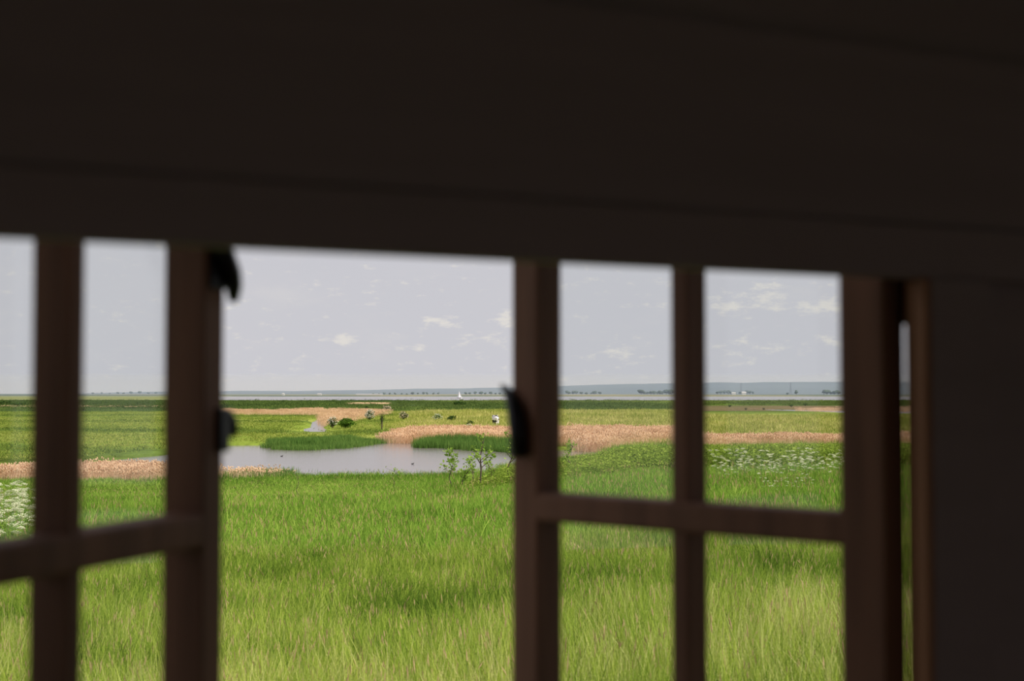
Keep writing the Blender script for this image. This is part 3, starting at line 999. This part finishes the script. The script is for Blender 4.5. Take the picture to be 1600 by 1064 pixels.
def umbel_mesh(seed):
    r = np.random.default_rng(seed)
    V, Fc, Cc = [], [], []
    for i in range(15):
        a, q = i * 2.4, math.sqrt(i / 15) * .055
        c = Vector((math.cos(a) * q, math.sin(a) * q, .028 - q * q * 4 + r.normal() * .003))
        tube(V, Fc, [(0, 0, 0), tuple(c)], [.0012, .0012], 3)
        b = len(V)
        for k in range(6):
            V.append((c.x + math.cos(k * 1.047) * .011, c.y + math.sin(k * 1.047) * .011, c.z + .002 + (.003 if k % 2 else 0)))
        V.append((c.x, c.y, c.z + .007))
        for k in range(6): Fc.append((b + k, b + (k + 1) % 6, b + 6))
    return mesh_from('umbel', V, Fc, umbel_m, [(.5, .5, 0)] * len(V))


UM = [umbel_mesh(i) for i in range(3)]


def parsley_variant(seed, h):
    r = np.random.default_rng(seed)
    V, Fc = [], []
    tips = []
    tube(V, Fc, [(0, 0, 0), (.02, .01, h * .5), (.03, .02, h)], [.008, .006, .003], 5)
    tips.append((.03, .02, h))
    for k in range(8):
        t = r.uniform(.4, .9)
        a = k * 2.1 + r.uniform(0, 1)
        ln = h * r.uniform(.12, .3)
        p0 = (.02 * t, .01 * t, h * t)
        p1 = (p0[0] + math.cos(a) * ln, p0[1] + math.sin(a) * ln, min(h * t + ln * .8, h * 1.03))
        tube(V, Fc, [p0, ((p0[0] + p1[0]) / 2, (p0[1] + p1[1]) / 2, (p0[2] * .6 + p1[2] * .4)), p1], [.004, .003, .002], 4)
        tips.append(p1)
    st = mesh_from('stem', V, Fc, stem_m)
    lc = [(r.normal(0, .12), r.normal(0, .12), h * r.uniform(.1, .65)) for _ in range(6)]
    lf = leaves_mesh('foliage', lc, leaf_m, .08, 6, .05, r)
    return st, lf, tips


PV = [parsley_variant(400 + i, (1.0, 1.15, .9)[i]) for i in range(3)]


def parsley(px, d, label, group, sc=1.0, um=1.0):
    st, lf, tips = random.choice(PV)
    X = (px - 800) / FPX * d
    z = float(ground_z(np.array([X]), np.array([d]))[0])
    root = tag(empty('cow_parsley', (X, d, z - .02)), label, 'flower', group)
    root.rotation_euler.z = random.uniform(0, 6.28)
    root.scale = (sc, sc, sc)
    link('stem', st, root)
    link('foliage', lf, root)
    for t in tips:
        u = link('umbel', random.choice(UM), root, t)
        u.rotation_euler = (random.uniform(-.35, .35), random.uniform(-.35, .35), random.uniform(0, 6))
        u.scale = (um,) * 3
    return root


PLANTED = []


def free_spot(px, d, gap):
    X = (px - 800) / FPX * d
    if any((X - a) ** 2 + (d - b) ** 2 < gap * gap for a, b in PLANTED): return False
    PLANTED.append((X, d))
    return True


n_ = 0
while n_ < 34:
    px_c, d_c = random.uniform(-80, 46), random.uniform(26, 41)
    if free_spot(px_c, d_c, .62):
        n_ += 1
        parsley(px_c, d_c, 'tall white cow parsley at the left edge beside the first muntin', 'cow parsley at the left edge', random.uniform(1.0, 1.35), 1.3)
n_ = 0
while n_ < 42:
    t_ = math.sqrt(random.random())
    px_c, d_c = 1115 + 250 * t_, 53 + 9 * t_ + random.uniform(-3, 3)
    if free_spot(px_c, d_c, .85):
        n_ += 1
        parsley(px_c, d_c, 'white cow parsley in the drift seen through the right sash', 'cow parsley drift behind the right sash', random.uniform(.85, 1.25), 1.25)
for px_c in (1194, 1210, 1226, 1245, 1259):
    parsley(px_c, 46 + (px_c % 3) * .9, 'white cow parsley standing in front of the larger drift', 'cow parsley in front of the drift', random.uniform(.55, .7), 1.3)


# ------------------------------------------------------------------ cow grazing on the rise
def cow(px, py, label):
    X, d = gp(px, py, .6)
    z = float(ground_z(np.array([X]), np.array([d]))[0])
    V = [(0, 0, 1.12), (0, .45, 1.12), (0, .85, 1.16), (0, -.45, 1.14), (0, -.72, 1.18),          # spine: belly, shoulder, neck base, hip, rump
         (0, 1.15, 1.18), (0, 1.42, 1.10), (0, 1.62, .95)]
    E_ = [(0, 1), (1, 2), (0, 3), (3, 4), (2, 5), (5, 6), (6, 7)]
    R_ = [.40, .38, .30, .36, .24, .19, .16, .10]
    def limb(root, pts_, rad):
        prev = root
        for p_, r_ in zip(pts_, rad):
            V.append(p_); R_.append(r_); E_.append((prev, len(V) - 1)); prev = len(V) - 1
    for sx in (-1, 1):
        limb(1, [(sx * .22, .50, .80), (sx * .22, .48, .45), (sx * .22, .50, .22), (sx * .22, .52, .03)], [.15, .085, .06, .075])
        limb(3, [(sx * .24, -.50, .85), (sx * .23, -.42, .62), (sx * .23, -.66, .42), (sx * .23, -.62, .03)], [.20, .12, .065, .075])
    limb(4, [(0, -.84, 1.12), (0, -.90, .80), (0, -.88, .45)], [.05, .03, .05])
    for sx in (-1, 1):
        limb(6, [(sx * .16, 1.36, 1.20), (sx * .27, 1.34, 1.18)], [.05, .035])
    limb(3, [(0, -.40, .74)], [.13])
    me = bpy.data.meshes.new('cow_body')
    me.from_pydata(V, E_, [])
    o = bpy.data.objects.new('cow', me)
    COL.objects.link(o)
    sk = o.modifiers.new('skin', 'SKIN')
    for i, r_ in enumerate(R_):
        me.skin_vertices[0].data[i].radius = (r_, r_)
    me.skin_vertices[0].data[0].use_root = True
    o.modifiers.new('sub', 'SUBSURF').levels = 2
    dg = bpy.context.evaluated_depsgraph_get()
    nm = bpy.data.meshes.new_from_object(o.evaluated_get(dg))
    nm.polygons.foreach_set('use_smooth', [True] * len(nm.polygons))
    o.modifiers.clear()
    o.data = nm
    bpy.data.meshes.remove(me)
    m, nt, L = mat('black_white_hide')
    ou = N(nt, 'ShaderNodeOutputMaterial')
    b = N(nt, 'ShaderNodeBsdfPrincipled', Roughness=.7)
    t = N(nt, 'ShaderNodeTexCoord')
    n = N(nt, 'ShaderNodeTexNoise', Scale=1.7, Detail=1.0)
    L(t.outputs['Object'], n.inputs['Vector'])
    cr = N(nt, 'ShaderNodeValToRGB')
    cr.color_ramp.elements[0].position = .46
    cr.color_ramp.elements[0].color = S(28, 24, 28)
    cr.color_ramp.elements[1].position = .48
    cr.color_ramp.elements[1].color = S(240, 232, 236)
    L(n.outputs['Fac'], cr.inputs[0])
    L(cr.outputs[0], b.inputs['Base Color'])
    L(b.outputs[0], ou.inputs['Surface'])
    nm.materials.clear()
    nm.materials.append(m)
    o.location = (X, d, z - .01)
    o.rotation_euler.z = math.radians(14)
    tag(o, label, 'cow')


cow(774.5, 663.5, 'white and black cow standing in the grass on the rise')

# ------------------------------------------------------------------ sailing boat, birds on the pond
white = simple('white_paint', S(244, 243, 246), .5)
sail_m = simple('sail_cloth', S(250, 249, 250), .8)


def sailboat(px, d):
    X = (px - 800) / FPX * d
    root = tag(empty('sailing_boat', (X, d, 0)), 'white sailing boat on the estuary beyond the marsh', 'boat')
    prof = [(-2.2, .55), (-1.2, .75), (.3, .85), (1.6, .55), (2.6, .04)]
    V, Fc = [], []
    for (y_, w_) in prof:
        V += [(-w_, y_, .75), (w_, y_, .75), (w_ * .7, y_, -.15), (-w_ * .7, y_, -.15)]
    for i in range(len(prof) - 1):
        a, b = i * 4, i * 4 + 4
        for k in range(4): Fc.append((a + k, a + (k + 1) % 4, b + (k + 1) % 4, b + k))
    Fc += [(3, 2, 1, 0), tuple(len(V) - 4 + k for k in range(4))]
    link('hull', mesh_from('hull', V, Fc, white), root)
    V, Fc = [], []
    tube(V, Fc, [(0, .4, .6), (0, .4, 6.4)], [.06, .04], 6)
    link('mast', mesh_from('mast', V, Fc, white), root)
    for nm_, pts_ in (('mainsail', [(0, .33, 1.1), (.85, -1.6, 1.1), (0, .33, 6.2)]), ('jib', [(0, .47, .95), (.55, 2.4, .95), (0, .47, 5.6)])):
        a, b, c = [Vector(p_) for p_ in pts_]
        V, Fc = [], []
        n_ = 6
        for i in range(n_ + 1):
            for j in range(n_ + 1):
                u, v = i / n_, j / n_
                p_ = a.lerp(b, u * (1 - v)) + (c - a) * v
                p_.x += .35 * math.sin(math.pi * u) * (1 - v) * math.sin(math.pi * min(v + .25, 1))
                V.append(tuple(p_))
        for i in range(n_):
            for j in range(n_):
                k_ = i * (n_ + 1) + j
                Fc.append((k_, k_ + n_ + 1, k_ + n_ + 2, k_ + 1))
        link(nm_, mesh_from(nm_, V, Fc, sail_m, smooth=True), root)
    root.rotation_euler.z = math.radians(62)


sailboat(718, 1180)
feather = simple('black_feather', S(40, 38, 40), .6)


def coot(px, py, label):
    X, d = gp(px, py)
    V, Fc = [], []
    tube(V, Fc, [(-.17, 0, .07), (-.12, 0, .06), (0, 0, .05), (.10, 0, .06), (.14, 0, .12), (.155, 0, .17), (.19, 0, .18), (.225, 0, .17)], [.012, .05, .08, .06, .035, .035, .03, .008], 8)
    V = [(a * .55, b * .55, c * .55) for a, b, c in V]
    tag(link('coot', mesh_from('coot', V, Fc, feather, smooth=True), loc=(X, d, 0)), label, 'bird')


coot(441, 713, 'small dark water bird on the left part of the pond')
coot(645, 725, 'small dark water bird on the middle of the pond')

# ------------------------------------------------------------------ far shore: hills, trees, houses, pylons
hill_m = simple('wooded_hill', S(56, 72, 72), .9, S(76, 90, 82), .012, stretch=(1, .3, 3))


def hills():
    xs = np.linspace(-2600, 2600, 260)
    ys = np.array([2900, 3050, 3200, 3350, 3500, 3600, 3700, 3800, 3950])
    px_h = 800 + FPX * xs / 3600.0
    top = np.interp(px_h, [-400, 0, 60, 140, 250, 360, 480, 560, 640, 780, 880, 960, 1040, 1120, 1300, 1500, 1800], [617, 616.5, 616, 614, 611.5, 611, 610.2, 609.3, 607.5, 605.5, 602.5, 600.2, 598.8, 597.5, 596.2, 596.5, 600])
    zt = EYE + (HOR - top) * 3600 / FPX + (fbm(xs, xs * 0, 60, 151) - .5) * 2.6
    prof = np.array([0, .12, .32, .52, .76, .9, 1.0, .96, .5])
    V = []
    for i, x_ in enumerate(xs):
        for j, y_ in enumerate(ys):
            V.append((x_, y_, .4 + max(zt[i] - .4, .5) * prof[j] * (1 + (.10 * (fbm(np.array([x_]), np.array([float(y_)]), 150, 152)[0] - .5) if 0 < j < 6 else 0))))
    n_ = len(ys)
    Fc = [(i * n_ + j, (i + 1) * n_ + j, (i + 1) * n_ + j + 1, i * n_ + j + 1) for i in range(len(xs) - 1) for j in range(n_ - 1)]
    tag(link('hills', mesh_from('hills', V, Fc, hill_m, smooth=True)), 'long low wooded hills on the horizon beyond the estuary', 'hills', kind='structure')


hills()
far_crown = simple('far_tree_crown', S(62, 78, 60), .9, S(78, 94, 68), .4)


def far_tree(px, d, w, h, label, group, seed):
    r = np.random.default_rng(seed)
    X = (px - 800) / FPX * d
    z = float(ground_z(np.array([X]), np.array([d]))[0])
    root = tag(empty('broadleaf_tree', (X, d, z)), label, 'tree', group)
    bm = bmesh.new()
    for k in range(7):
        a = r.uniform(0, 6.283)
        m_ = Matrix.Translation((math.cos(a) * w * .25 * r.uniform(), math.sin(a) * w * .25, h * r.uniform(.42, .78))) @ Matrix.Diagonal((w * .28, w * .28, h * .22, 1))
        bmesh.ops.create_icosphere(bm, subdivisions=2, radius=1.0, matrix=m_)
    for v in bm.verts: v.co += Vector(r.normal(size=3)) * h * .02
    me = bpy.data.meshes.new('crown')
    bm.to_mesh(me); bm.free()
    me.materials.append(far_crown)
    link('crown', me, root)
    V, Fc = [], []
    tube(V, Fc, [(0, 0, -.2), (0, 0, h * .5)], [h * .05, h * .03], 6)
    link('trunk', mesh_from('trunk', V, Fc, bark), root)


k = 0
for (x0, x1, n_, d0, h0, lab, grp) in ((1000, 1052, 11, 2050, 7.5, 'tree in the dark clump on the far shore left of the mullion', 'tree clump on the far shore'),
                                    (884, 940, 8, 2200, 6, 'tree in the low row on the far shore right of the latch stile', 'low tree row on the far shore'),
                                    (1118, 1180, 11, 2300, 7, 'tree among the houses on the far shore right of the mullion', 'trees among the far houses'),
                                    (1284, 1312, 5, 2000, 7, 'tree on the far shore at the edge of the right sash', 'trees at the right sash edge'),
                                    (580, 690, 13, 2000, 4, 'low tree on the far shore left of the sail', 'low trees left of the sail'),
                                    (724, 800, 10, 2000, 5, 'low tree on the far shore right of the sail', 'low trees right of the sail'),
                                    (140, 250, 9, 2500, 5, 'far tree on the skyline between the two left uprights', 'skyline trees on the left')):
    for i in range(n_):
        k += 1
        hh = h0 * random.uniform(.6, 1.15)
        far_tree(x0 + (x1 - x0) * (i + random.uniform(.3, .7)) / n_, d0 + (i % 3) * 45, hh * random.uniform(1.0, 1.7), hh, lab, grp, 500 + k)
far_tree(1244, 1950, 5.5, 7, 'lone round tree standing above the water on the far shore', None, 700)
far_tree(1230, 1960, 4, 3.6, 'small tree left of the lone round tree on the far shore', None, 701)

wall_m = simple('pale_render', S(200, 198, 194), .7)
roof_m = simple('pale_roof', S(190, 186, 182), .6)


def house(px, d, L_, H_, label, group=None):
    X = (px - 800) / FPX * d
    z = float(ground_z(np.array([X]), np.array([d]))[0])
    root = tag(empty('house', (X, d, z - .1)), label, 'building', group)
    link('wall', box_me('wall', -L_ / 2, L_ / 2, -3, 3, 0, H_ * .62, wall_m), root)
    V = [(-L_ / 2 - .3, -3.4, H_ * .6), (L_ / 2 + .3, -3.4, H_ * .6), (L_ / 2 + .3, 3.4, H_ * .6), (-L_ / 2 - .3, 3.4, H_ * .6), (-L_ / 2, 0, H_), (L_ / 2, 0, H_)]
    link('roof', mesh_from('roof', V, [(0, 1, 5, 4), (2, 3, 4, 5), (0, 4, 3), (1, 2, 5), (3, 2, 1, 0)], roof_m), root)


house(499.5, 1850, 5, 2.4, 'small white house on the far shore left of the long sheds')
house(443, 1800, 2.6, 3.0, 'tiny white building at the water on the far shore')
house(577, 1850, 34, 1.7, 'long low white shed on the far shore left of the sail')
house(1162, 2200, 6.5, 5.0, 'white-roofed house among trees on the far shore')
house(1146, 2200, 6, 4.0, 'pale house left of the white-roofed house on the far shore')

steel = simple('grey_steel', S(120, 124, 130), .5, metallic=.5)


def pylon(px, d, h, label):
    X = (px - 800) / FPX * d
    z = float(ground_z(np.array([X]), np.array([d]))[0])
    root = tag(empty('pylon', (X, d, z)), label, 'pylon', 'pylons on the far shore')
    for sx in (-1, 1):
        for sy in (-1, 1):
            V, Fc = [], []
            tube(V, Fc, [(sx * h * .09, sy * h * .09, 0), (sx * h * .03, sy * h * .03, h * .6), (sx * .1, sy * .1, h)], [.22, .2, .14], 5)
            link('leg', mesh_from('leg', V, Fc, steel), root)
    for t in (.62, .76, .9):
        V, Fc = [], []
        tube(V, Fc, [(-h * .16, 0, h * t), (0, 0, h * t + .5), (h * .16, 0, h * t)], [.12, .22, .12], 5)
        link('crossarm', mesh_from('crossarm', V, Fc, steel), root)
    for t in (.15, .3, .45):
        V, Fc = [], []
        w_ = h * (.09 - .1 * t)
        tube(V, Fc, [(-w_, -w_, h * t), (w_, -w_, h * (t + .13))], [.14, .14], 5)
        tube(V, Fc, [(w_, -w_, h * t), (-w_, -w_, h * (t + .13))], [.14, .14], 5)
        link('brace', mesh_from('brace', V, Fc, steel), root)


pylon(1158, 2500, 21, 'lattice pylon behind the houses right of the mullion')
pylon(1235, 2500, 22, 'lattice pylon left of the right sash edge above the fields')


# ------------------------------------------------------------------ haze lying over the far shore
def haze():
    V = [(-2600, 1300, .05), (2600, 1300, .05), (2600, 4150, .05), (-2600, 4150, .05), (-2600, 1300, 11), (2600, 1300, 11), (2600, 4150, 60), (-2600, 4150, 60)]
    Fc = [(0, 3, 2, 1), (4, 5, 6, 7), (0, 1, 5, 4), (1, 2, 6, 5), (2, 3, 7, 6), (3, 0, 4, 7)]
    m, nt, L = mat('thin_haze')
    o = N(nt, 'ShaderNodeOutputMaterial')
    v = N(nt, 'ShaderNodeVolumeScatter', Density=4.4e-4, Anisotropy=.0)
    v.inputs['Color'].default_value = (.56, .68, .90, 1)
    L(v.outputs[0], o.inputs['Volume'])
    tag(link('haze', mesh_from('haze', V, Fc, m)), 'thin blue haze over the far hills', 'haze', kind='stuff')


haze()
